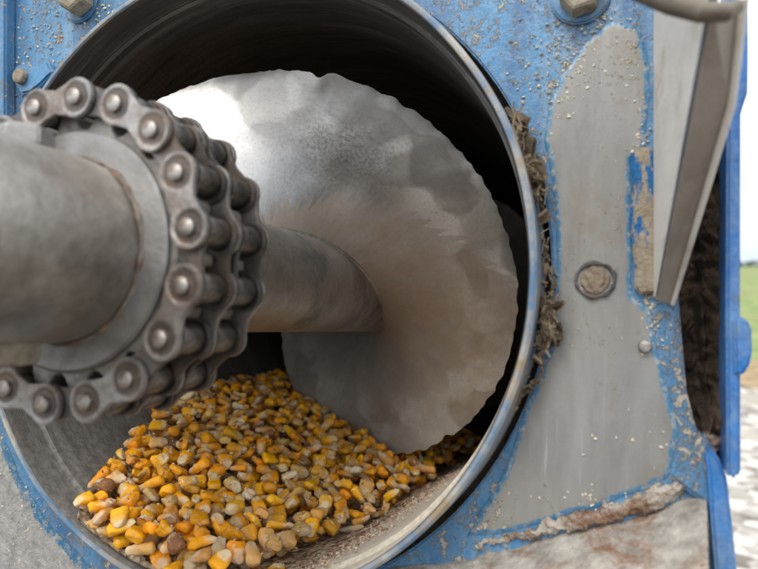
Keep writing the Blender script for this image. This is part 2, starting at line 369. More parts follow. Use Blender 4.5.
def m_link(name, bright=1.):
    g = G(name, .40, .9); s = g.sep(g.co)
    dx = g.math('SUBTRACT', g.math('ABSOLUTE', s[0]), .0606)
    d = g.math('SQRT', g.math('ADD', g.math('MULTIPLY', dx, dx), g.math('MULTIPLY', s[2], s[2])))
    oi = g.N.new('ShaderNodeObjectInfo').outputs['Random']
    v = g.N.new('ShaderNodeVectorMath'); v.operation = 'ADD'; g.L(g.co, v.inputs[0])
    cb = g.N.new('ShaderNodeCombineXYZ'); g.L(g.math('MULTIPLY', oi, 37), cb.inputs[0]); g.L(cb.outputs[0], v.inputs[1]); co = v.outputs[0]
    n = g.noise(co, 14, 6, .7)
    c = g.mix(g.ramp(n, [(.35, 0.), (.65, 1.)]), (.20 * bright, .19 * bright, .185 * bright), (.40 * bright, .385 * bright, .37 * bright))
    ring = g.ramp(g.math('ADD', d, g.math('MULTIPLY', g.math('SUBTRACT', n, .5), .012)), [(.0, 1.), (.032, 1.), (.040, 0.)])
    c = g.mix(g.math('MULTIPLY', ring, .8), c, (.07, .055, .047))
    r = g.ramp(g.noise(g.map(co, loc=(2, 2, 2)), 9, 5, .7), [(.44, 0.), (.64, 1.)])
    c = g.mix(g.math('MULTIPLY', r, .75), c, (.15, .10, .07))
    g.col(c); g.metal(g.math('SUBTRACT', .9, g.math('MULTIPLY', r, .4)))
    return g.bump(ring, -.005, .6).bump(g.noise(co, 60, 5, .7), .004, .6).m

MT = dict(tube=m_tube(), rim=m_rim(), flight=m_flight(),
    paint=m_paint('blue_paint_streaked', .8), paint_clean=m_paint('blue_paint_edge', .1, (.008, .10, .34), (.02, .17, .48), False),
    bare=m_bare('bare_plate_steel'), meal=m_dusty('meal_dusted_plate', (.24, .24, .235), (.50, .49, .47), .1, 22, blue=.25, fe=True),
    ledge=m_dusty('dusty_ledge', (.22, .20, .175), (.54, .51, .46), .75, 16), weld=m_dusty('rusty_weld', (.34, .28, .22), (.66, .61, .54), 1.0, 16, .8, .03),
    mud=m_dusty('dried_dark_mud', (.022, .016, .012), (.17, .12, .085), 0, 7, .9, .10),
    chaff=m_dusty('packed_chaff', (.07, .05, .035), (.32, .25, .17), 0, 16, .95, .05),
    strip=m_dusty('blotchy_strip', (.30, .24, .17), (.52, .45, .35), .5, 16, .85, .03, blue=.8),
    bolt=m_dusty('dusty_bolt', (.20, .165, .12), (.50, .45, .36), .3, 20, .8, .02),
    shaft=m_steel('shaft_steel', (.40, .39, .38), (.62, .61, .59), (.13, .125, .12), .75, .40, .9, 3.2, .4, (.35, .27, .2)),
    sleeve=m_steel('sleeve_steel', (.32, .29, .26), (.56, .53, .49), (.12, .095, .075), 1.25, .42, .85, 3.5, .3),
    disc=m_steel('sprocket_face_steel', (.25, .245, .24), (.38, .375, .37), (.17, .155, .14), .7, .5, .8, 4, .15),
    tooth=m_steel('sprocket_tooth_steel', (.20, .185, .17), (.36, .34, .31), (.07, .055, .045), .7, .5, .8, 9, .4),
    link=m_link('chain_outer_steel', 1.1), link2=m_link('chain_inner_shaded', .55),  # inner plates: same steel with the shade behind the outer ones put in colour
    roller=m_steel('roller_steel', (.15, .135, .12), (.42, .39, .36), (.06, .045, .035), .9, .30, .95, 12, .3),
    pin=m_steel('pin_steel', (.28, .26, .24), (.48, .455, .43), (.18, .13, .10), .6, .42, .95, 25, .3),
    bracket=m_steel('primed_bracket', (.58, .565, .53), (.72, .70, .66), (.36, .32, .27), .3, .6, .1, 2.5, .1),
    bracket2=m_steel('bracket_flange_shaded', (.24, .21, .175), (.36, .325, .28), (.20, .17, .14), .5, .6, .2, 3, .1))  # brown flange tone, darkened in colour for its shaded side

# ---------------------------------------------------------------- setting (world coordinates, metres)
def sheet(name, x0, x1, y0, y1, z, mat, label, cat, nx=2, ny=2):
    vs = [(x0 + (x1 - x0) * i / nx, y0 + (y1 - y0) * j / ny, z) for i in range(nx + 1) for j in range(ny + 1)]
    fs = [(i * (ny + 1) + j, (i + 1) * (ny + 1) + j, (i + 1) * (ny + 1) + j + 1, i * (ny + 1) + j + 1) for i in range(nx) for j in range(ny)]
    me = bpy.data.meshes.new(name); me.from_pydata(vs, [], fs); me.materials.append(mat)
    o = bpy.data.objects.new(name, me); COL.objects.link(o); tag(o, label, cat, kind='structure'); return o
def gm(name, c1, c2, c3, sc, vor=True):
    m = bpy.data.materials.new(name); m.use_nodes = True; n = m.node_tree; b = n.nodes['Principled BSDF']; b.inputs['Roughness'].default_value = .9
    t = n.nodes.new('ShaderNodeTexCoord'); v = n.nodes.new('ShaderNodeTexVoronoi'); v.inputs['Scale'].default_value = sc
    z = n.nodes.new('ShaderNodeTexNoise'); z.inputs['Scale'].default_value = sc * .06; z.inputs['Detail'].default_value = 8
    r = n.nodes.new('ShaderNodeValToRGB'); r.color_ramp.elements[0].color = (*c1, 1); r.color_ramp.elements[1].color = (*c2, 1)
    r.color_ramp.elements[0].position = .15; r.color_ramp.elements[1].position = .75
    mxx = n.nodes.new('ShaderNodeMixRGB'); mxx.inputs[2].default_value = (*c3, 1)
    rr = n.nodes.new('ShaderNodeValToRGB'); rr.color_ramp.elements[0].position = .48; rr.color_ramp.elements[1].position = .62
    for a in (v, z): n.links.new(t.outputs['Object'], a.inputs['Vector'])
    n.links.new(v.outputs['Color'], r.inputs[0]); n.links.new(z.outputs[0], rr.inputs[0]); n.links.new(rr.outputs[0], mxx.inputs[0])
    n.links.new(r.outputs[0], mxx.inputs[1]); n.links.new(mxx.outputs[0], b.inputs['Base Color'])
    bp = n.nodes.new('ShaderNodeBump'); bp.inputs['Distance'].default_value = .02; n.links.new(v.outputs['Distance'], bp.inputs['Height']); n.links.new(bp.outputs[0], b.inputs['Normal'])
    return m
sheet('ground', -1500, 1500, -1500, 1500, 0, gm('field_grass', (.10, .16, .035), (.22, .27, .08), (.19, .20, .08), 3), 'flat green field reaching the horizon behind the machine', 'field')
sheet('bounce_cut_dirt', -40, 40, -40, 1.2, .004, gm('brown_dirt', (.055, .04, .028), (.15, .115, .08), (.09, .07, .05), 14), 'unseen brown earth added under and before the machine to cut bounce light', 'dirt')  # unseen dark ground, added to cut bounce light and brown the reflections
sheet('gravel', -40, 40, 1.2, 6.3, .008, gm('pale_gravel', (.14, .125, .11), (.56, .54, .50), (.34, .31, .27), 16), 'pale crushed gravel yard seen low at the right edge', 'gravel')
sheet('soil_path', -40, 40, 6.3, 8.4, .006, gm('brown_verge', (.16, .11, .06), (.34, .25, .14), (.24, .20, .08), 9), 'brown bare verge between gravel and green field', 'path')
# far tree line: many small leaf clumps
vs, fs = [], []
for k in range(3200):
    x = random.uniform(-40, 260); hh = 3.2 + 2.6 * noise.noise(Vector((x * .05, 3, 0))) + 1.5 * noise.noise(Vector((x * .4, 9, 0)))
    z = random.uniform(0, max(.6, hh)); y = 380 + random.uniform(-4, 4); s_ = random.uniform(.5, 1.2)
    c0 = Vector((x, y, z)); n0 = len(vs)
    for q in range(4):
        vs.append(tuple(c0 + Vector((random.uniform(-1, 1), random.uniform(-1, 1), random.uniform(-.8, .8))) * s_))
    fs += [(n0, n0 + 1, n0 + 2), (n0 + 1, n0 + 2, n0 + 3), (n0, n0 + 2, n0 + 3)]
me = bpy.data.meshes.new('treeline'); me.from_pydata(vs, [], fs); me.materials.append(gm('far_foliage', (.03, .05, .03), (.07, .10, .05), (.05, .08, .05), 2))
o = bpy.data.objects.new('treeline', me); COL.objects.link(o); tag(o, 'low dark far-off woods along the horizon beyond the field', 'woods', kind='stuff')

# ---------------------------------------------------------------- auger tube
t_tube = thing('auger_tube', 'round dark steel auger tube whose open mouth holds the screw and corn', 'tube', (TC.x, 0, TC.z))
prof = [(.985, .006), (.982, .05), (.980, .128), (.972, .136), (.966, .15), (.966, 2.9), (1.0, 2.9), (1.0, .012), (.996, .009), (.989, .009)]
inner = [(.9845, .0045)] + [(.981 - .015 * max(0, min(1, (y - .128) / .02)), y) for y in [.02, .06, .10, .128, .132, .137, .142, .148]] + [(.966, y) for y in (.2, .3, .5, .8, 1.2, 1.8, 2.4, 3.2, 4.2, 5.4, 6.8)] + [(.001, 6.8), (.001, 6.83), (.985, 6.83), (.985, .1)]
link('tube_wall', lathe(inner, 256, TC.x, TC.z, .004), MT['tube'], t_tube)
rimp = [(.9865, .1), (.9865, .003), (.990, -.002), (.998, -.003), (1.003, .0), (1.007, .005), (1.009, .35), (.9868, .35)]
link('rim', lathe(rimp, 256, TC.x, TC.z, .004), MT['rim'], t_tube, 'worn blue and grey painted lip')
bm_seam = lathe([(.9800 - .004, .118), (.967, .126), (.966, .136), (.9655, .15), (.984, .15), (.984, .118)], 256, TC.x, TC.z, .003)
link('weld_seam', bm_seam, MT['tube'], t_tube)

# ---------------------------------------------------------------- auger screw
t_scr = thing('auger_screw', 'auger screw with bright ragged-edged spiral flighting on a thick round shaft', 'auger', (0, .3, 0))
link('shaft', lathe([(.001, -.36), (.186, -.36), (.188, -.35), (.188, -.1), (.188, .4), (.188, 1), (.188, 6.7), (.001, 6.7)], 128, 0, 0, .002), MT['shaft'], t_scr)
def fy(t): return .88 - .3105 * t
def rout(t):
    n1 = noise.noise(Vector((t * 5.5, 1, 0))); n2 = noise.noise(Vector((t * 17, 5, 0))); n3 = noise.noise(Vector((t * 45, 9, 2)))
    notch = -.022 * math.exp(-((t - 1.42) / .035) ** 2) + .010 * math.exp(-((t - 1.36) / .04) ** 2) - .016 * math.exp(-((t + .98) / .03) ** 2)
    return .789 + .007 * n1 + .010 * n2 + .004 * n3 + notch
T0, T1 = -17.0, 3.22
NT, NR = 1500, 26
def frow(sgn):
    vs, pc = [], []
    for i in range(NT + 1):
        t = T0 + (T1 - T0) * i / NT; ro = rout(t)
        for j in range(NR + 1):
            q = (j / NR); r = .18 + (ro - .18) * q
            th = .008 if j < NR else .004
            dy = .007 * noise.noise(Vector((r * math.cos(t) * 3, r * math.sin(t) * 3, 4))) + .004 * noise.noise(Vector((r * math.cos(t) * 9, r * math.sin(t) * 9, 8)))
            dy += -.02 * math.exp(-((t - 1.40) / .12) ** 2) * max(0, (q - .86) / .14) ** 2
            vs.append((r * math.cos(t), fy(t) + dy + sgn * th, r * math.sin(t))); pc.append((t, r, 0))
    return vs, pc
va, pa = frow(-1); vb, pb = frow(1); n = NR + 1; off = len(va); fs = []
for i in range(NT):
    for j in range(NR):
        a = i * n + j; fs.append((a, a + n, a + n + 1, a + 1)); fs.append((off + a, off + a + 1, off + a + n + 1, off + a + n))
    a = i * n + NR; fs.append((a, a + n, off + a + n, off + a))
for i in (0, NT):
    for j in range(NR): a = i * n + j; fs.append((a, a + 1, off + a + 1, off + a))
me = bpy.data.meshes.new('flight'); me.from_pydata(va + vb, [], fs); me.update(); set_pc(me, pa + pb)
bm = bmesh.new(); bm.from_mesh(me); bmesh.ops.recalc_face_normals(bm, faces=bm.faces[:]); bm.to_mesh(me); bm.free()
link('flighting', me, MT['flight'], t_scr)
# weld fillet where the flighting meets the shaft
def fil(u, v):
    t = T0 + (T1 - T0) * u; a = v * PI / 2
    k = .012 * (1 + .3 * noise.noise(Vector((t * 20, 0, 0))))
    return ((.186 + k * math.cos(a)) * math.cos(t), fy(t) - .007 - k * math.sin(a), (.186 + k * math.cos(a)) * math.sin(t))
link('weld_bead', grid_mesh(fil, 1100, 5), MT['shaft'], t_scr)
def gear(y0, y1, r_root, r_tip, n=18, ph=0):
    pts = []
    for k in range(n):
        for f, r in ((-.5, r_root - .008), (-.36, r_root + .001), (-.24, r_root + .022), (-.1, r_tip), (.1, r_tip), (.24, r_root + .022), (.36, r_root + .001)):
            a = math.radians(ph + (k + f) * 360 / n); pts.append(Vector((r * math.cos(a), y0, r * math.sin(a))))
    return slab(pts, y1 - y0, bevel=.004, segs=1)
PH = 7.0                                        # first pin angle; teeth sit between pins
YF = -.604
g2 = gear(YF + .160, YF + .222, .290, .345, 18, PH + 10)
link('sprocket', g2, MT['tooth'], t_scr)
link('sprocket_hub', lathe([(.19, YF + .235), (.27, YF + .235), (.275, YF + .23), (.275, YF + .130), (.19, YF + .130)], 96), MT['tooth'], t_scr)

# ---------------------------------------------------------------- drive hub with its sprocket
t_hub = thing('drive_hub', 'grey steel drive sleeve welded to the front sprocket inside the chain', 'shaft hub', (0, -.8, 0))
link('sleeve', lathe([(.001, -1.62), (.205, -1.62), (.211, -1.612), (.211, -1.4), (.211, -1), (.211, -.62), (.208, YF + .03), (.001, YF + .03)], 128, 0, 0, .003), MT['sleeve'], t_hub)
link('sprocket_disc', lathe([(.12, YF + .020), (.272, YF + .020), (.278, YF + .026), (.278, YF + .1), (.272, YF + .112), (.12, YF + .112)], 128), MT['disc'], t_hub)
link('sprocket', gear(YF + .036, YF + .098, .290, .345, 18, PH + 10), MT['tooth'], t_hub)
bead = [(.214 * math.cos(a), YF + .020, .214 * math.sin(a)) for a in [math.tau * i / 200 for i in range(201)]]
link('weld_bead', tube(bead, .0055, 8, 1.2), m_dusty('hub_weld', (.13, .11, .09), (.36, .32, .28), .9, 20, .7, .02), t_hub, 'thin rusty weld ring round the sleeve')
def hexhead(c, axis, r, h, parent, mat, name='bolt_head', sides=6, rot=0, dome=True):
    axis = Vector(axis).normalized(); q = axis.to_track_quat('Z', 'Y'); bm = bmesh.new()
    lv = [(r, 0), (r, h * .8), (r * .86, h), (r * .4, h * (1.05 if dome else 1))]
    rings = []
    for rr, z in lv:
        rings.append([bm.verts.new(Vector(c) + q @ Vector((rr * math.cos(rot + math.tau * i / sides), rr * math.sin(rot + math.tau * i / sides), z))) for i in range(sides)])
    for a, b in zip(rings, rings[1:]):
        for i in range(sides): bm.faces.new((a[i], a[(i + 1) % sides], b[(i + 1) % sides], b[i]))
    bm.faces.new(rings[0][::-1]); bm.faces.new(rings[-1])
    bmesh.ops.recalc_face_normals(bm, faces=bm.faces[:])
    bmesh.ops.bevel(bm, geom=[e for e in bm.edges if e.calc_face_angle(0) > .5], offset=r * .06, segments=2, affect='EDGES', clamp_overlap=True)
    return link(name, from_bm(bm), mat, parent)
hexhead((-.015, -.70, .205), (-.05, 0, 1), .062, .045, t_hub, MT['disc'], 'bolt_head', rot=.3)
hexhead((-.015, -.70, -.200), (0, 0, -1), .060, .055, t_hub, MT['bolt'], 'nut', rot=.2)
hexhead((.02, -1.0, .205), (.35, 0, 1), .05, .02, t_hub, MT['sleeve'], 'set_screw', 24)

# ---------------------------------------------------------------- roller chain, two strands, wrapped round both sprockets
t_ch = thing('roller_chain', 'double strand roller chain wrapped round the sprockets joining both shafts', 'chain', (0, YF + .12, 0))
RC, PIT = .3486, .1212
def link_mesh(hw=.047, waist=.029, th=.017):
    pts = []; h = PIT / 2
    for i in range(40):
        a = math.tau * i / 40; 
        # figure-eight outline by smooth min of two circles and the waist
        d = Vector((math.cos(a), math.sin(a)))
        pts.append(None)
    pts = []
    N_ = 14
    a0 = math.radians(126)
    for i in range(N_ + 1):
        a = a0 - 2 * a0 * i / N_ * 1.0; pts.append((h + hw * math.cos(a), hw * math.sin(a)))
    pts_b = [(0.0, -waist)]
    left = [(-x, -z) for x, z in pts]
    lp = pts + pts_b + left + [(0.0, waist)]
    m_ = slab([Vector((x, 0, z)) for x, z in lp], th, bevel=.005, segs=2)
    return m_
def place_mesh(name, me, mat, loc, ang, parent):
    o = bpy.data.objects.new(name, me); COL.objects.link(o)
    if not me.materials: me.materials.append(mat)
    o.parent = parent; o.location = Vector(loc) - parent.location; o.rotation_euler = (0, -ang, 0)
    return o
lm_o, lm_i = link_mesh(th=.013), link_mesh(.045, .031, .011)
def smooth(me, ang=38):
    for p in me.polygons: p.use_smooth = True
    me.set_sharp_from_angle(angle=math.radians(ang))
for m_ in (lm_o, lm_i): smooth(m_)
rm = lathe([(.012, 0), (.0315, 0), (.0345, .004), (.0345, .078), (.0315, .082), (.012, .082)], 28); smooth(rm)
pm = lathe([(.001, -.007), (.013, -.007), (.0185, -.0035), (.0195, .002), (.0195, .268), (.0185, .274), (.001, .276)], 24); smooth(pm)
for k in range(18):
    a = math.radians(PH + 20 * k); px_, pz_ = RC * math.cos(a), RC * math.sin(a)
    place_mesh('pin', pm, MT['pin'], (px_, YF - .004, pz_), 0, t_ch)
    for y in (.026, .150): place_mesh('roller', rm, MT['roller'], (px_, YF + y, pz_), 0, t_ch)
    am = a + math.radians(10); rmid = RC * math.cos(math.radians(10)); lx, lz = rmid * math.cos(am), rmid * math.sin(am)
    if k % 2 == 0: # photo: plates join pins 27.3-7.1, 66.8-47.4 ...
        for y in (0, .1225, .2455): place_mesh('outer_plate', lm_o, MT['link'], (lx, YF + y, lz), am + PI / 2, t_ch)
    else:
        for y in (.0145, .1085, .1385, .2325): place_mesh('inner_plate', lm_i, MT['link2'], (lx, YF + y, lz), am + PI / 2, t_ch)

# ---------------------------------------------------------------- machine frame round the tube
t_fr = thing('machine_frame', 'blue painted machine frame plate with bare grey steel patches round the tube', 'machine frame', (.9, .14, -.5))
YP = .14
P = lambda pts, y=YP: [ray(x, yy, y) for x, yy in pts]
outer = P([(2, -260), (250, -300), (640, -260), (700, -120), (692, 40), (680, 200), (678, 290), (683, 350), (687, 392), (694, 420), (702, 445), (706, 480), (706, 540), (706, 760), (300, 900), (-250, 760), (-130, 569), (-80, 430), (-25, 200), (-2, 60)])
hole = [Vector((TC.x + 1.027 * math.cos(a), YP, TC.z + 1.027 * math.sin(a))) for a in [math.tau * i / 120 for i in range(120)]]
link('face_plate', slab(outer, .06, hole, .006), MT['paint'], t_fr)
bare = P([(611, 20), (586, 42), (560, 76), (549, 104), (546, 140), (552, 180), (556, 221), (556, 260), (553, 305), (556, 330), (549, 350), (537, 382), (520, 425), (500, 478), (466, 538), (520, 531), (562, 517), (600, 507), (639, 492), (667, 480), (680, 433), (670, 391), (661, 365), (650, 312), (633, 298), (631, 216), (630, 158), (646, 145), (651, 60), (640, 26)], YP - .009)
link('bare_panel', bare_sheet(bare, YP - .009), MT['bare'], t_fr, 'bare grey steel panel right of the tube mouth')
bare2 = P([(-140, 430), (-40, 425), (2, 440), (22, 486), (46, 522), (78, 556), (110, 590), (180, 650), (150, 800), (-160, 800)], YP - .009)
link('bare_panel', bare_sheet(bare2, YP - .009, .08, 4), MT['meal'], t_fr, 'pale mottled grey panel left below the tube')
link('dark_gap_ring', lathe([(1.0095, .20), (1.0095, .29), (1.22, .29), (1.22, .21), (1.10, .205), (1.09, .20)], 120, TC.x, TC.z, .01), MT['mud'], t_fr)  # dark mud-coloured ring added so the gap round the rim reads black
# plug weld: ragged ring coloured dark to stand for groove shade, brownish core
c0 = ray(595, 280, YP - .010)
ring = []
for i in range(61):
    a = math.tau * i / 60; ring.append(c0 + Vector((.050 * math.cos(a), 0, .046 * math.sin(a))))
pw = link('plug_weld', tube(ring, [.0045 * (1 + .9 * noise.noise(Vector((math.cos(i / 9.55) * 2.5, math.sin(i / 9.55) * 2.5, 0)))) for i in range(61)], 8, 1.2), m_dusty('dark_groove_shade', (.05, .045, .04), (.26, .24, .22), .2, 30, .6, .02), t_fr)
bm = bmesh.new(); bmesh.ops.create_icosphere(bm, subdivisions=4, radius=.036)
for v in bm.verts:
    v.co = Vector((v.co.x, v.co.y * .16, v.co.z)) + v.co.normalized() * .007 * noise.noise(v.co * 60); v.co += c0
link('weld_core', from_bm(bm), m_dusty('brown_weld_core', (.20, .14, .09), (.42, .35, .27), .3, 25, .8, .02), t_fr)
hexhead(ray(645, 346, YP - .002), (0, -1, 0), .017, .020, t_fr, MT['pin'], 'rivet', 20)
# blotchy narrow strip beside the bracket
st = P([(632, 152), (640, 147), (656, 146), (658, 220), (657, 292), (640, 294), (633, 288), (631, 220)], YP - .024)
link('edge_strip', slab(wavy(st, .008, .02, seed=2), .02, bevel=.006), MT['strip'], t_fr)
# bolts on the face
wsh = hexhead(ray(581, -2, YP), (0, -1, 0), .080, .018, t_fr, MT['paint'], 'washer', 28, dome=False)
hexhead(ray(581, -2, YP - .018), (0, -1, 0), .058, .05, t_fr, MT['bolt'], 'bolt', 6, .2)
hexhead(ray(82, 2, YP), (0, -1, 0), .085, .018, t_fr, MT['paint'], 'washer', 28, dome=False)
hexhead(ray(82, 0, YP - .018), (0, -1, 0), .070, .06, t_fr, MT['bolt'], 'bolt', 6, .5)
lug = P([(14, 66), (24, 62), (36, 66), (46, 60), (52, 72), (40, 84), (30, 92), (20, 94), (14, 84)], YP - .03)
link('lug', slab(lug, .029, bevel=.008), MT['paint'], t_fr)
hexhead(ray(22, 77, YP - .031), (0, -1, 0), .030, .022, t_fr, MT['bolt'], 'bolt', 14)
rib = P([(-3, -60), (5, -60), (5, 120), (2, 260), (-12, 260), (-10, 120)], YP - .05)
link('edge_rib', slab(rib, .05, bevel=.008), MT['paint'], t_fr)
def rough_tube(path, rad):
    me = tube(path, rad, 40, .5)
    for v in me.vertices:
        p = v.co.copy(); v.co += Vector((noise.noise(p * 40), noise.noise(p * 40 + Vector((9, 0, 0))), noise.noise(p * 45 + Vector((0, 9, 0))))) * .012 + Vector((noise.noise(p * 120), noise.noise(p * 120 + Vector((9, 0, 0))), noise.noise(p * 110 + Vector((0, 9, 0))))) * .005
    return me
# rusty weld along the foot of the plate
wp = [(474, 545), (500, 541), (530, 533), (560, 525), (590, 517), (620, 510), (650, 500), (675, 490), (692, 478), (702, 462), (710, 446), (714, 436)]
pth = []
for i in range(len(wp) - 1):
    for k in range(26):
        f = k / 26; pth.append(ray(wp[i][0] * (1 - f) + wp[i + 1][0] * f, wp[i][1] * (1 - f) + wp[i + 1][1] * f, YP - .004))
rad = [.006 + .013 * min(1, i / 90) * (1 + .25 * noise.noise(Vector((i * .09, 0, 0)))) for i in range(len(pth))]
link('weld_bead', rough_tube(pth, rad), MT['weld'], t_fr, 'thick cream and rust coloured weld along the ledge')
# dusty ledge below
top = [ray(*q) for q in ((380, 572, YP), (440, 564, YP), (500, 550, YP), (560, 535, YP), (620, 521, YP), (665, 508, YP), (706, 488, YP))]
bot = [ray(*q) for q in ((330, 760, -.42), (400, 760, -.42), (470, 760, -.42), (540, 760, -.42), (620, 760, -.42), (670, 760, -.42), (716, 760, -.42))]
def lf(u, v):
    f = u * 6; i = min(5, int(f)); f -= i; p = top[i].lerp(top[i + 1], f).lerp(bot[i].lerp(bot[i + 1], f), v)
    n_ = .012 * noise.noise(p * 5) + .005 * noise.noise(p * 22); return p + Vector((0, -n_, n_))
me = grid_mesh(lf, 90, 90)
bm = bmesh.new(); bm.from_mesh(me); r = bmesh.ops.extrude_face_region(bm, geom=bm.faces[:]); bmesh.ops.translate(bm, verts=[v for v in r['geom'] if isinstance(v, bmesh.types.BMVert)], vec=(0, .03, -.05))
link('ledge', from_bm(bm), MT['ledge'], t_fr)
sp = P([(706, 452), (713, 449), (720, 460), (727, 478), (732, 520), (737, 569), (746, 700), (724, 700), (715, 569), (711, 520), (709, 486)], .06)
link('ledge_edge', slab(sp, .22, bevel=.008), MT['paint_clean'], t_fr)
gus = P([(672, 480), (690, 452), (703, 430), (711, 446), (714, 500), (716, 569), (718, 640), (700, 640), (699, 500)], YP - .03)
link('corner_gusset', slab(gus, .06, bevel=.01), m_paint('blue_paint_muddy', .9), t_fr)

# side plate seen nearly edge-on, with its rounded tab
t_sp = thing('side_plate', 'narrow bright blue side plate with a rounded tab at the right edge', 'side plate', (1.5, .2, 0))
sp = P([(729, -240), (748, -240), (748.5, 60), (748, 92), (744, 104), (741, 114), (740.5, 300), (741, 470), (738, 478), (730, 479), (727, 474), (726, 300), (727, 120)], 0.0)
link('plate', slab(sp, .14, bevel=.010), MT['paint_clean'], t_sp)
tb = P([(734, 318), (742, 317), (749, 322), (752, 331), (752.5, 352), (750, 365), (744, 374), (735, 376)], -.012)
link('tab', slab(tb, .14, bevel=.016, segs=4), MT['paint_clean'], t_sp)
# dark caked mud between the frame and the side plate
t_mud = None
def mudf(u, v):
    l = ray(674 + 20 * max(0, v - .55) / .45, 40 + 420 * v, .20); r_ = ray(730.5, 40 + 420 * v, .09)
    p = l.lerp(r_, u)
    h = .055 * noise.noise(p * 7) + .035 * noise.noise(p * 19) + .016 * noise.noise(p * 48) - .05 * math.sin(PI * u) ** .6 + .035 * math.exp(-((u - .5) / .06) ** 2)
    p = p + Vector((.01 * noise.noise(p * 30), h * -1 - .02, 0))
    if u > .8: p.y = max(p.y, .03)
    return p
me = grid_mesh(mudf, 60, 360)
bm = bmesh.new(); bm.from_mesh(me); r = bmesh.ops.extrude_face_region(bm, geom=bm.faces[:])
for v in [v for v in r['geom'] if isinstance(v, bmesh.types.BMVert)]: v.co.y = .34
mud = link('caked_mud', from_bm(bm), MT['mud'], None); tag(mud, 'dark brown mud caked in the gap beside the blue side plate', 'mud', kind='stuff')

# ---------------------------------------------------------------- tapered angle bracket standing off the plate
t_br = thing('angle_bracket', 'pale cream tapered steel bracket standing in front of the grey panel', 'bracket', (1.3, 0, .3))
def quad_slab(a, b, c, d, th, n=6):
    nn = (b - a).cross(d - a).normalized(); bm = bmesh.new()
    f = [bm.verts.new(p) for p in (a, b, c, d)]; g_ = [bm.verts.new(p + nn * th) for p in (a, b, c, d)]
    bm.faces.new(f); bm.faces.new(g_[::-1])
    for i in range(4): bm.faces.new((f[i], g_[i], g_[(i + 1) % 4], f[(i + 1) % 4]))
    bmesh.ops.recalc_face_normals(bm, faces=bm.faces[:])
    bmesh.ops.bevel(bm, geom=bm.edges[:], offset=min(.006, th * .4), segments=2, affect='EDGES')
    return from_bm(bm)
A = ray(653, 300, YP - .02); B = ray(653, -60, YP - .04); Cc = ray(713, -10, -.42); D = ray(658, 296, YP - .06)
link('web', quad_slab(A, B, Cc, D, .014), MT['bracket'], t_br)
E1 = ray(657, 300, YP - .07); E2 = ray(713, 8, -.42); E3 = ray(741, 0, -.36); E4 = ray(671, 304, YP - .05); E5 = ray(729, 106, -.24)
def quad5(): 
    pts = [E1, E2, E3, E5, E4]; bm = bmesh.new(); nn = Vector((.1, -1, 0)).normalized()
    f = [bm.verts.new(p) for p in pts]; g_ = [bm.verts.new(p - nn * .016) for p in pts]
    n_ = len(pts); fa = bm.faces.new(f); fb = bm.faces.new(g_[::-1])
    for i in range(n_): bm.faces.new((f[i], g_[i], g_[(i + 1) % n_], f[(i + 1) % n_]))
    bmesh.ops.triangulate(bm, faces=[fa, fb]); bmesh.ops.recalc_face_normals(bm, faces=bm.faces[:]); return from_bm(bm)
link('flange', quad5(), MT['bracket2'], t_br, 'brownish flange along the sloping edge', smooth=False)
lip = [E4.lerp(E5, k / 12) + Vector((.004, -.006, 0)) for k in range(13)] + [E5.lerp(E3, k / 5) + Vector((.004, -.006, 0)) for k in range(1, 6)]
link('lip', tube(lip, [.006 + .003 * k / 17 for k in range(18)], 10), MT['bracket'], t_br)
link('web_edge', tube([D.lerp(Cc, k / 10) + Vector((.002, -.006, 0)) for k in range(11)], .0075, 8), m_dusty('blue_grey_edge', (.05, .07, .12), (.16, .17, .19), 0, 9, .6, .01), t_br)
link('arm', tube([ray(590, -36, -.30), ray(640, -10, -.38), ray(672, 4, -.43), ray(702, 12, -.45), ray(726, 12, -.44), ray(738, 6, -.42)], [.020, .022, .020, .019, .017, .012], 14), m_steel('dark_arm', (.09, .078, .062), (.20, .17, .135), (.1, .09, .08), .4, .6, .3), t_br)

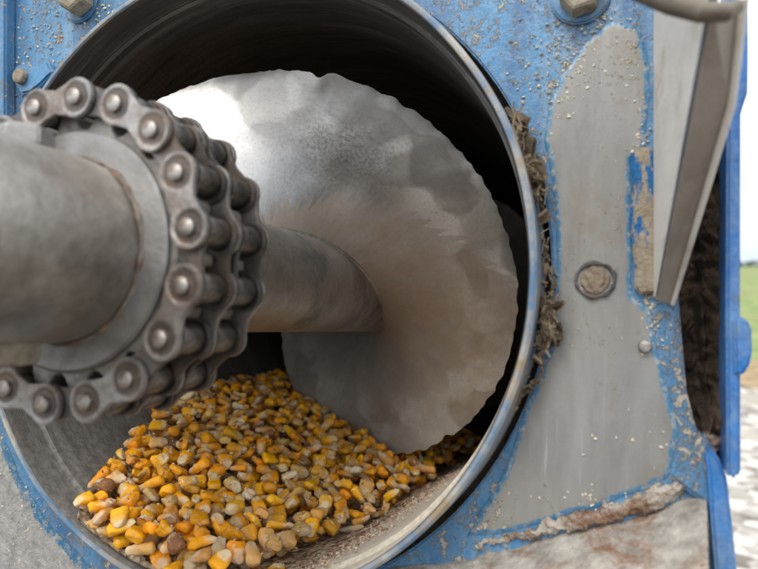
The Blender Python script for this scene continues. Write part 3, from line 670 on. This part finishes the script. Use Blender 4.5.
# ---------------------------------------------------------------- chaff packed between tube rim and plate
def chaff(path, rads, label, seed, straws):
    c = sum((Vector(p) for p in path), Vector()) / len(path)
    t = thing('chaff_clump', label, 'chaff clump', c, 'clumps of chaff beside the tube rim')
    full = []; rr = []
    for i in range(len(path) - 1):
        for k in range(10):
            f = k / 10; full.append(Vector(path[i]).lerp(Vector(path[i + 1]), f)); rr.append((rads[i] * (1 - f) + rads[i + 1] * f) * (1 + .4 * noise.noise(Vector((i + f, seed, 0)) * 3)))
    me = tube(full, rr, 22, 0)
    for v in me.vertices:
        p = v.co; v.co = p + Vector((noise.noise(p * 30 + Vector((seed, 0, 0))), noise.noise(p * 30 + Vector((0, seed, 0))), noise.noise(p * 30))) * .040 + Vector((noise.noise(p * 80), noise.noise(p * 80 + Vector((3, 3, 3))), 0)) * .012
    link('matted_core', me, MT['chaff'], t)
    rnd = random.Random(seed); vs, fs = [], []
    for s_ in range(straws):
        p = full[rnd.choices(range(len(full)), weights=[q_ ** 2 for q_ in rr])[0]] + Vector((rnd.gauss(0, .010), -rnd.uniform(.0, .03), rnd.gauss(0, .02)))
        d = Vector((rnd.gauss(0, .5), rnd.gauss(0, .3), rnd.gauss(0, 1))).normalized() * rnd.uniform(.006, .022); e = d.cross(Vector((0, 1, .2))).normalized() * rnd.uniform(.001, .004); k = e.cross(d).normalized() * .0015
        n0 = len(vs); vs += [tuple(p - d - e), tuple(p - d + e), tuple(p + d + e), tuple(p + d - e), tuple(p + k)]
        fs += [(n0, n0 + 1, n0 + 4), (n0 + 1, n0 + 2, n0 + 4), (n0 + 2, n0 + 3, n0 + 4), (n0 + 3, n0, n0 + 4), (n0, n0 + 3, n0 + 2, n0 + 1)]
    me = bpy.data.meshes.new('straw'); me.from_pydata(vs, [], fs); me.update()
    o = link('straw_bits', me, MT['straw'], t, smooth=False); o['kind'] = 'stuff'
MT['straw'] = m_dusty('dry_straw', (.13, .095, .06), (.42, .34, .24), 0, 25)
chaff([ray(*q, .08) for q in ((506, 104), (517, 128), (527, 150), (535, 176), (541, 200), (543, 226))], [.004, .026, .008, .028, .012, .003], 'brown matted chaff clump stuck beside the upper right rim', 3, 130)
chaff([ray(*q, .09) for q in ((549, 306), (548, 330), (543, 352), (535, 372), (524, 392), (514, 412))], [.018, .032, .010, .005, .004, .003], 'pale straw-like chaff clump stuck beside the rim at mid height', 8, 120)
chaff([ray(*q, .10) for q in ((544, 236), (546, 262), (547, 290))], [.003, .005, .003], 'thin brown chaff line wedged between the two clumps', 15, 30)

# ---------------------------------------------------------------- corn
YS = [-.1, 0, .13, .37, .67, 1.1, 1.6, 2.4]; AL = [-112, -119, -124, -131, -139, -144, -146, -146]; AR = [-94, -84, -77, -73, -70, -68, -65, -62]
def hchord(x, y, R_=.966):
    a = np.radians(np.interp(y, YS, AL)); b = np.radians(np.interp(y, YS, AR))
    x0, z0 = TC.x + R_ * np.cos(a), TC.z + R_ * np.sin(a); x1, z1 = TC.x + R_ * np.cos(b), TC.z + R_ * np.sin(b)
    t = (x - x0) / (x1 - x0); return z0 + (z1 - z0) * t, t
GX0, GX1, GY0, GY1, DG = -1.0, .75, -.06, 2.3, .0085
gx = np.arange(GX0, GX1, DG); gy = np.arange(GY0, GY1, DG); XX, YY = np.meshgrid(gx, gy, indexing='ij')
hc, tt = hchord(XX, YY); wall = TC.z - np.sqrt(np.maximum(0, .966 ** 2 - (XX - TC.x) ** 2)); wall[np.abs(XX - TC.x) > .965] = TC.z
bulge = .03 * np.sin(np.clip(tt, 0, 1) * PI)
base_h = np.maximum(wall, np.where((tt > -.05) & (tt < 1.05), hc - .062 + bulge, -9))
H = base_h.copy()
# base heap: solid bed of grain and meal under the kernels
bx = []; i0 = 0
def bedf(u, v):
    y = .015 + 2.2 * v; a = math.radians(np.interp(y, YS, AL)) - .02; b = math.radians(np.interp(y, YS, AR)) + .07
    x0 = TC.x + .966 * math.cos(a); x1 = TC.x + .966 * math.cos(b); x = x0 + (x1 - x0) * u
    h, t = hchord(x, y); wz = TC.z - math.sqrt(max(0, .966 ** 2 - (x - TC.x) ** 2))
    lump = min(1, v * 25) * .009 * noise.noise(Vector((u * 1.1, y, 0)) * 16) + .006 * noise.noise(Vector((u * 1.1, y, 0)) * 45)
    z = h - .072 - .05 * max(0, 1 - v * 14) + .03 * math.sin(PI * min(1, max(0, float(t)))) + lump
    e = min(1, u * 12, (1 - u) * 9)
    z = max(z, wz + .004 + (.004 + lump * .6) * e); 
    if v < .004: z = wz - .002
    return (x, y, z)
me = grid_mesh(bedf, 160, 330)
g = G('grain_meal', .9, 0, .2); n1 = g.vor(g.co, 45, 'F1', 'Color'); n2 = g.noise(g.co, 30, 5, .7)
c = g.mix(g.sep(n1)[0], (.20, .13, .08), (.52, .42, .29)); c = g.mix(g.ramp(n2, [(.5, 0.), (.7, 1.)]), c, (.36, .20, .16)); g.col(c).bump(g.vor(g.co, 45), .02, 1).bump(n2, .01, .6)
bed = link('grain_bed', me, g.m, None); bed.data.shade_smooth(); tag(bed, 'brown meal and fine broken grain lying under the whole kernels', 'grain meal', kind='stuff')

def kern_verts(k):
    r = random.Random(k * 7 + 1); L_ = .0425 * r.uniform(.82, 1.16); W_ = .0305 * r.uniform(.84, 1.16); H_ = .0160 * r.uniform(.8, 1.3)
    if k >= 7: L_ *= .62; W_ *= .85       # broken pieces
    nu, nv = 14, 16; vs, pc = [], []
    sk = r.uniform(-.3, .3); r_b = r.uniform(-.35, .35); dent = r.uniform(.1, .45)
    for i in range(nu + 1):
        u = -1 + 2 * i / nu
        s_ = max(0, 1 - abs(u) ** (7.0 if u > 0 else 3.2)) ** .5
        wd = s_ * (.80 + .20 * u - .03 * u * u) if u > -1 else 0
        for j in range(nv):
            a = math.tau * j / nv; ca, sa = math.cos(a), math.sin(a)
            x = L_ * (u * (1 if u < .0 else 1 - .0)); x -= L_ * dent * .5 * max(0, u - .7) * (1 - abs(ca)) * 3
            y = W_ * wd * math.copysign(abs(ca) ** .62, ca) + W_ * sk * .25 * (1 - u * u)
            z = H_ * s_ * math.copysign(abs(sa) ** .62, sa) * (.86 + .16 * u) + H_ * r_b * (1 - u * u)
            if sa > 0: z -= H_ * .30 * max(0, 1 - ((u + .45) / .5) ** 2 ) * max(0, 1 - (ca / .6) ** 2)   # germ hollow
            p = Vector((x, y, z)); q = p * 60 + Vector((k * 3.1, 0, 0)); amp = .0052 if k < 7 else .010
            p += Vector((noise.noise(q), noise.noise(q + Vector((4, 4, 4))), noise.noise(q + Vector((8, 1, 8))))) * amp
            vs.append(p); pc.append((u, ca * wd, sa))
    fs = [(i * nv + j, i * nv + (j + 1) % nv, (i + 1) * nv + (j + 1) % nv, (i + 1) * nv + j) for i in range(nu) for j in range(nv)]
    return vs, fs, pc
NK = 10
KV = [kern_verts(k) for k in range(NK)]
KN = [np.array([tuple(v) for v in kv[0]]) for kv in KV]
placed = []
def in_flight(x, y, z):
    r = math.hypot(x, z)
    if r > .835 or r < .1: return False
    th = math.atan2(z, x)
    for o_ in (-math.tau, 0):
        if abs(y - fy(th + o_)) < .05 and T0 < th + o_ < T1: return True
    return False
rs = np.random.RandomState(21)
NPL = 1900; tries = 0
while len(placed) < NPL and tries < 18000:
    tries += 1
    best = None
    for c_ in range(4):
        y = .0 + 2.1 * rs.rand() ** 1.3; a = math.radians(np.interp(y, YS, AL)); b = math.radians(np.interp(y, YS, AR))
        u_ = rs.rand(); x = TC.x + .95 * (math.cos(a) + (math.cos(b) - math.cos(a)) * u_)
        i, j = int((x - GX0) / DG), int((y - GY0) / DG)
        if not (4 < i < len(gx) - 5 and 4 < j < len(gy) - 5): continue
        h_, t_ = hchord(x, y)
        ex = H[i, j] - h_ - .03 * math.sin(PI * min(1, max(0, float(t_))))
        if t_ > .86: ex += .05 * rs.rand()
        if best is None or ex < best[0]: best = (ex, x, y, i, j, float(t_), h_)
    if best is None or best[0] > .03 + .012 * rs.rand(): continue
    ex, x, y, i, j, t_, h_ = best
    if t_ > .80 and rs.rand() < (t_ - .80) * 4: continue
    k = rs.randint(0, NK) if rs.rand() < .5 else rs.randint(0, 7)
    w6 = 5
    sx = (H[min(i + w6, len(gx) - 1), j] - H[i - w6, j]) / (2 * w6 * DG) * .55; sy = (H[i, min(j + w6, len(gy) - 1)] - H[i, j - w6]) / (2 * w6 * DG) * .55
    sx, sy = np.clip(sx, -.9, .9), np.clip(sy, -.9, .9)
    nrm = Vector((-sx + rs.randn() * .26, -sy + rs.randn() * .26, 1)).normalized()
    q = nrm.to_track_quat('Z', 'Y') @ Quaternion((0, 0, 1), rs.rand() * math.tau)
    if rs.rand() < .12: q = q @ Quaternion((1, 0, 0), rs.choice([-1, 1]) * (.7 + .6 * rs.rand()))
    if rs.rand() < .35: q = q @ Quaternion((1, 0, 0), PI)
    R3 = np.array(q.to_matrix()); V = KN[k] @ R3.T
    ii = np.clip(((V[:, 0] + x - GX0) / DG).astype(int), 0, len(gx) - 1); jj = np.clip(((V[:, 1] + y - GY0) / DG).astype(int), 0, len(gy) - 1)
    z = np.max(H[ii, jj] - V[:, 2]) - .005
    if z > -.24 or in_flight(x, y, z) or math.hypot(x, z) < .25: continue
    if z - h_ > .075: continue
    np.maximum.at(H, (ii, jj), z + V[:, 2] - .001)
    # also fill between samples
    placed.append([k, x, y, z, q, t_])
# how exposed is each kernel to the camera
vis = []
cells = {}
for n_, (k, x, y, z, q, t_) in enumerate(placed):
    V = KN[k] @ np.array(q.to_matrix()).T + np.array([x, y, z]); d = V - np.array(CC); dz = d @ np.array(CF)
    U_ = (379 + 650 * (d @ np.array(CX)) / dz) / 2.0; W_ = (284.5 + 650 * (d @ np.array(CY)) / dz) / 2.0
    hit = set()
    for a, b, c_ in zip(U_.astype(int), W_.astype(int), dz):
        for da in (0, 1):
            if 0 <= a < 379 and 0 <= b < 285:
                kk = (a + da, b); 
                if kk not in cells or cells[kk][0] > c_: cells[kk] = (c_, n_)
cnt = {}
for (a, b), (dz, n_) in cells.items():
    px_, py_ = a * 2, b * 2
    if py_ > 569: continue
    cnt[n_] = cnt.get(n_, 0) + 1
order = sorted(range(len(placed)), key=lambda n_: -cnt.get(n_, 0))
def m_corn(name, crown, mid, tip, rough=.32, var=.35, spots=.3, grey=.0):
    g = G(name, rough, 0, .5); p = g.sep(g.attr('kc')); geo = g.N.new('ShaderNodeNewGeometry')
    rnd = g.math('FRACT', g.math('ADD', g.math('MULTIPLY', geo.outputs['Random Per Island'], 7.31), g.math('MULTIPLY', g.N.new('ShaderNodeObjectInfo').outputs['Random'], 3.17)))
    v = g.N.new('ShaderNodeVectorMath'); v.operation = 'ADD'; cb = g.N.new('ShaderNodeCombineXYZ'); g.L(g.math('MULTIPLY', rnd, 53), cb.inputs[0]); g.L(g.attr('kc'), v.inputs[0]); g.L(cb.outputs[0], v.inputs[1]); co = v.outputs[0]
    u = g.math('ADD', p[0], g.math('MULTIPLY', g.math('SUBTRACT', g.noise(co, 1.5, 4), .5), 1.1))
    c = g.ramp(g.math('MULTIPLY_ADD', u, .5, .5), [(.05, tip), (.38, mid), (.62, crown), (.95, tuple(min(1, x * 1.12) for x in crown))])
    # paler crown cap and germ patch on one face
    germ = g.math('MULTIPLY', g.ramp(p[2], [(.2, 0.), (.8, 1.)]), g.ramp(g.math('ABSOLUTE', g.math('ADD', p[0], .35)), [(.25, 1.), (.55, 0.)]))
    germ = g.math('MULTIPLY', germ, g.ramp(g.math('ABSOLUTE', p[1]), [(.2, 1.), (.5, 0.)]))
    c = g.mix(g.math('MULTIPLY', germ, .75), c, (.78, .66, .44))
    n = g.noise(co, 3.2, 6, .7)
    c = g.mix(g.math('MULTIPLY', g.ramp(n, [(.60 - .12 * spots, 0.), (.74 - .12 * spots, 1.)]), .6), c, (.30, .18, .09))
    n2 = g.noise(g.map(co, loc=(9, 9, 9)), 2.2, 5, .7)
    c = g.mix(g.math('MULTIPLY', g.ramp(n2, [(.575, 0.), (.63, 1.)]), .65), c, (.80, .66, .40))
    hs = g.N.new('ShaderNodeHueSaturation'); g.L(g.math('MULTIPLY_ADD', rnd, .022, .482), hs.inputs['Hue']); g.L(g.math('MULTIPLY_ADD', g.math('FRACT', g.math('MULTIPLY', rnd, 5.7)), -var, 1.12), hs.inputs['Saturation']); g.L(g.math('MULTIPLY_ADD', g.math('FRACT', g.math('MULTIPLY', rnd, 3.3)), -.38, 1.15), hs.inputs['Value']); g.L(c, hs.inputs['Color'])
    g.col(hs.outputs[0]); g.rough(g.math('MULTIPLY_ADD', n, .35, rough - .1))
    g.b.inputs['Subsurface Weight'].default_value = .12; g.b.inputs['Subsurface Scale'].default_value = .0015; g.b.inputs['Subsurface Radius'].default_value = (1, .6, .2)
    return g.bump(n, .006, .6).bump(g.noise(co, 12, 4, .7), .003, .6).m
KM = {'bright yellow': m_corn('corn_yellow', (.88, .44, .012), (.84, .42, .03), (.76, .62, .40), .20, .10, .0),
      'deep orange': m_corn('corn_orange', (.82, .385, .012), (.76, .38, .03), (.68, .52, .30), .22, .12, .1),
      'dull amber': m_corn('corn_amber', (.66, .345, .04), (.62, .35, .08), (.62, .48, .29), .28, .2, .12),
      'pale tan': m_corn('corn_tan', (.66, .44, .16), (.64, .44, .20), (.68, .55, .37), .34, .1, .12),
      'brown mouldy': m_corn('corn_brown', (.24, .125, .05), (.30, .18, .09), (.44, .33, .21), .5, .05, .4),
      'chalky white': m_corn('corn_white', (.76, .62, .38), (.80, .69, .50), (.80, .72, .58), .5, .05, .0)}
KCOL = list(KM); PR = [.36, .24, .26, .08, .03, .03]
SHAPE = ['plump', 'flat', 'slim', 'broad', 'long', 'rounded', 'wedge-shaped', 'broken', 'chipped', 'split']
kme = {}
def kmesh(k, colr):
    if (k, colr) in kme: return kme[(k, colr)]
    vs, fs, pc = KV[k]; me = bpy.data.meshes.new('kernel'); me.from_pydata([tuple(v) for v in vs], [], fs); me.update()
    a = me.attributes.new('kc', 'FLOAT_VECTOR', 'POINT'); a.data.foreach_set('vector', np.array(pc, dtype=np.float32).ravel())
    for p in me.polygons: p.use_smooth = True
    me.materials.append(KM[colr]); kme[(k, colr)] = me; return me
def where(x, y, z, t):
    a = 'at the mouth' if y < .3 else 'just inside' if y < .6 else 'midway in' if y < 1.0 else 'near the blade' if y < 1.4 else 'deep inside'
    b = 'against the left tube wall' if t < .16 else 'left of the middle' if t < .38 else 'mid-heap' if t < .6 else 'right of the middle' if t < .82 else 'by the meal-dusted right edge'
    return a, b
rest = []
nind = 0
seen = {}
for n_ in order:
    k, x, y, z, q, t_ = placed[n_]
    pr = PR if t_ < .75 else [.24, .21, .30, .15, .05, .05]
    if y > 1.0: pr = [.24, .22, .36, .09, .06, .03]
    colr = KCOL[int(rs.choice(6, p=pr))]
    if nind < 300 and cnt.get(n_, 0) > 0:
        o = bpy.data.objects.new('corn_kernel', kmesh(k, colr)); COL.objects.link(o); o.location = (x, y, z); o.rotation_mode = 'QUATERNION'; o.rotation_quaternion = q
        a, b = where(x, y, z, t_)
        lb = f'{SHAPE[k]} {colr} corn kernel {a} {b}'
        seen.setdefault(lb, []).append(o)
        tag(o, lb, 'corn kernel', 'corn kernels heaped in the tube'); MACH.append(o); nind += 1
    else: rest.append((k, x, y, z, q, colr))
# kernels that share kind, look and spot: tell them apart by tilt / neighbours where possible
for lb, os_ in seen.items():
    if len(os_) > 1:
        os_.sort(key=lambda o: o.location.x)
        for i, o in enumerate(os_):
            sf = ['leftmost such', 'rightmost such'][i == len(os_) - 1] if len(os_) == 2 or i in (0, len(os_) - 1) else None
            if sf: o['label'] = lb + ', ' + sf
# the rest and the small fragments: one stuff mesh
vs, fs, kc, mi = [], [], [], []
for (k, x, y, z, q, colr) in rest:
    V, F_, pc = KV[k]; n0 = len(vs); m3 = q.to_matrix(); l = Vector((x, y, z))
    vs += [tuple(m3 @ v + l) for v in V]; kc += pc; fs += [tuple(i + n0 for i in f) for f in F_]; mi += [KCOL.index(colr)] * len(F_)
me = bpy.data.meshes.new('grain_rest'); me.from_pydata(vs, [], fs); me.update()
a = me.attributes.new('kc', 'FLOAT_VECTOR', 'POINT'); a.data.foreach_set('vector', np.array(kc, dtype=np.float32).ravel())
for c_ in KCOL: me.materials.append(KM[c_])
me.polygons.foreach_set('material_index', mi)
o = link('loose_corn', me, None, None); tag(o, 'smaller and farther corn kernels filling the heap', 'corn', kind='stuff')
# crumbs: chips of cob, hull and meal among and beside the kernels
def crumbs(name, spots, label, mat, par=None):
    vs, fs = [], []
    for (p, s_, sq) in spots:
        n0 = len(vs); a = rs.randn(3); a /= np.linalg.norm(a); m3 = Quaternion(Vector(a), rs.rand() * 6).to_matrix()
        for v in ((1, 0, 0), (-1, 0, 0), (0, 1, 0), (0, -1, 0), (0, 0, sq), (0, 0, -sq)):
            v = Vector(v) * s_ * (.6 + .7 * rs.rand()); vs.append(tuple(Vector(p) + m3 @ v))
        fs += [(n0, n0 + 2, n0 + 4), (n0 + 2, n0 + 1, n0 + 4), (n0 + 1, n0 + 3, n0 + 4), (n0 + 3, n0, n0 + 4), (n0 + 2, n0, n0 + 5), (n0 + 1, n0 + 2, n0 + 5), (n0 + 3, n0 + 1, n0 + 5), (n0, n0 + 3, n0 + 5)]
    me = bpy.data.meshes.new(name); me.from_pydata(vs, [], fs); me.update()
    o = link(name, me, mat, None, smooth=False); tag(o, label, 'crumbs', kind='stuff'); return o
def m_crumb(name, stops):
    g = G(name, .75, 0, .3); geo = g.N.new('ShaderNodeNewGeometry'); g.col(g.ramp(geo.outputs['Random Per Island'], stops)); return g.m
spots = []
for n_ in range(15000):
    y = .03 + 1.7 * rs.rand(); a = np.interp(y, YS, AL); b = np.interp(y, YS, AR)
    edge = rs.rand() < .90
    ang = b - 3 + abs(rs.randn()) * 6.5 - 1.5 if edge else a + (b - a) * rs.rand()
    if edge and ang > b + 16: continue
    x = TC.x + .95 * math.cos(math.radians(ang)); i, j = int((x - GX0) / DG), int((y - GY0) / DG)
    if not (0 <= i < len(gx) and 0 <= j < len(gy)): continue
    sz = .0035 + .006 * rs.rand() ** 3
    if edge and H[i, j] - max(base_h[i, j], wall[i, j]) > .012: continue
    z = H[i, j] + sz * .3
    if edge: z = max(z, float(hchord(x, y)[0]) - .066 if ang < b + 3 else -9)
    if in_flight(x, y, z): continue
    spots.append(((x, y, z), sz, .45))
crumbs('grain_crumbs', spots, 'fine pink, tan and white broken grain crumbs along the edge of the heap', m_crumb('crumb_mix', [(0, (.50, .38, .22)), (.2, (.62, .52, .38)), (.4, (.30, .13, .09)), (.6, (.44, .26, .19)), (.8, (.66, .6, .5)), (1, (.20, .15, .10))]))
spots = []
cl = [(575, 60, 26, 30, 200), (560, 95, 14, 24, 110), (628, 60, 12, 26, 60), (605, 120, 35, 60, 26), (640, 150, 8, 40, 80), (650, 310, 10, 22, 90), (655, 345, 12, 20, 50), (590, 15, 26, 12, 110), (640, 450, 40, 30, 40), (600, 500, 40, 12, 60), (520, 100, 12, 40, 60), (48, 30, 20, 40, 170), (20, 60, 12, 60, 120), (100, 12, 14, 16, 90), (540, 60, 30, 60, 70), (20, 520, 30, 40, 160)]
for (x, y, sx, sy, n_) in cl:
    for _ in range(int(n_ * 1.8)):
        p = ray(x + rs.randn() * sx * .6, y + rs.randn() * sy * .6, YP - .003)
        if math.hypot(p.x - TC.x, p.z - TC.z) < 1.06: continue
        sz = .0014 + .0065 * rs.rand() ** 5
        on = False
        spots.append((p + Vector((0, 0, 0)), sz, .5))
crumbs('dust_crumbs', spots, 'pale tan meal crumbs stuck to the blue and grey frame plate', m_crumb('meal_crumb', [(0, (.58, .50, .38)), (.5, (.68, .62, .52)), (1, (.40, .32, .22))]))

# ---------------------------------------------------------------- scale the machine to metres and tilt it
Sm = Matrix.Scale(S, 4); done = set()
def kids(o):
    yield o
    for c in o.children: yield from kids(c)
alls = []
for t in MACH: alls += list(kids(t))
for o in alls:
    if o.data is not None and o.data.name not in done: done.add(o.data.name); o.data.transform(Sm)
    o.location = o.location * S
bpy.context.view_layer.update()
for t in MACH:
    if t.rotation_mode == 'QUATERNION':
        t.location, t.rotation_quaternion = (M @ t.location), (M.to_quaternion() @ t.rotation_quaternion)
    else:
        t.location = M @ t.location; t.rotation_euler = M.to_euler()
bpy.context.view_layer.update()
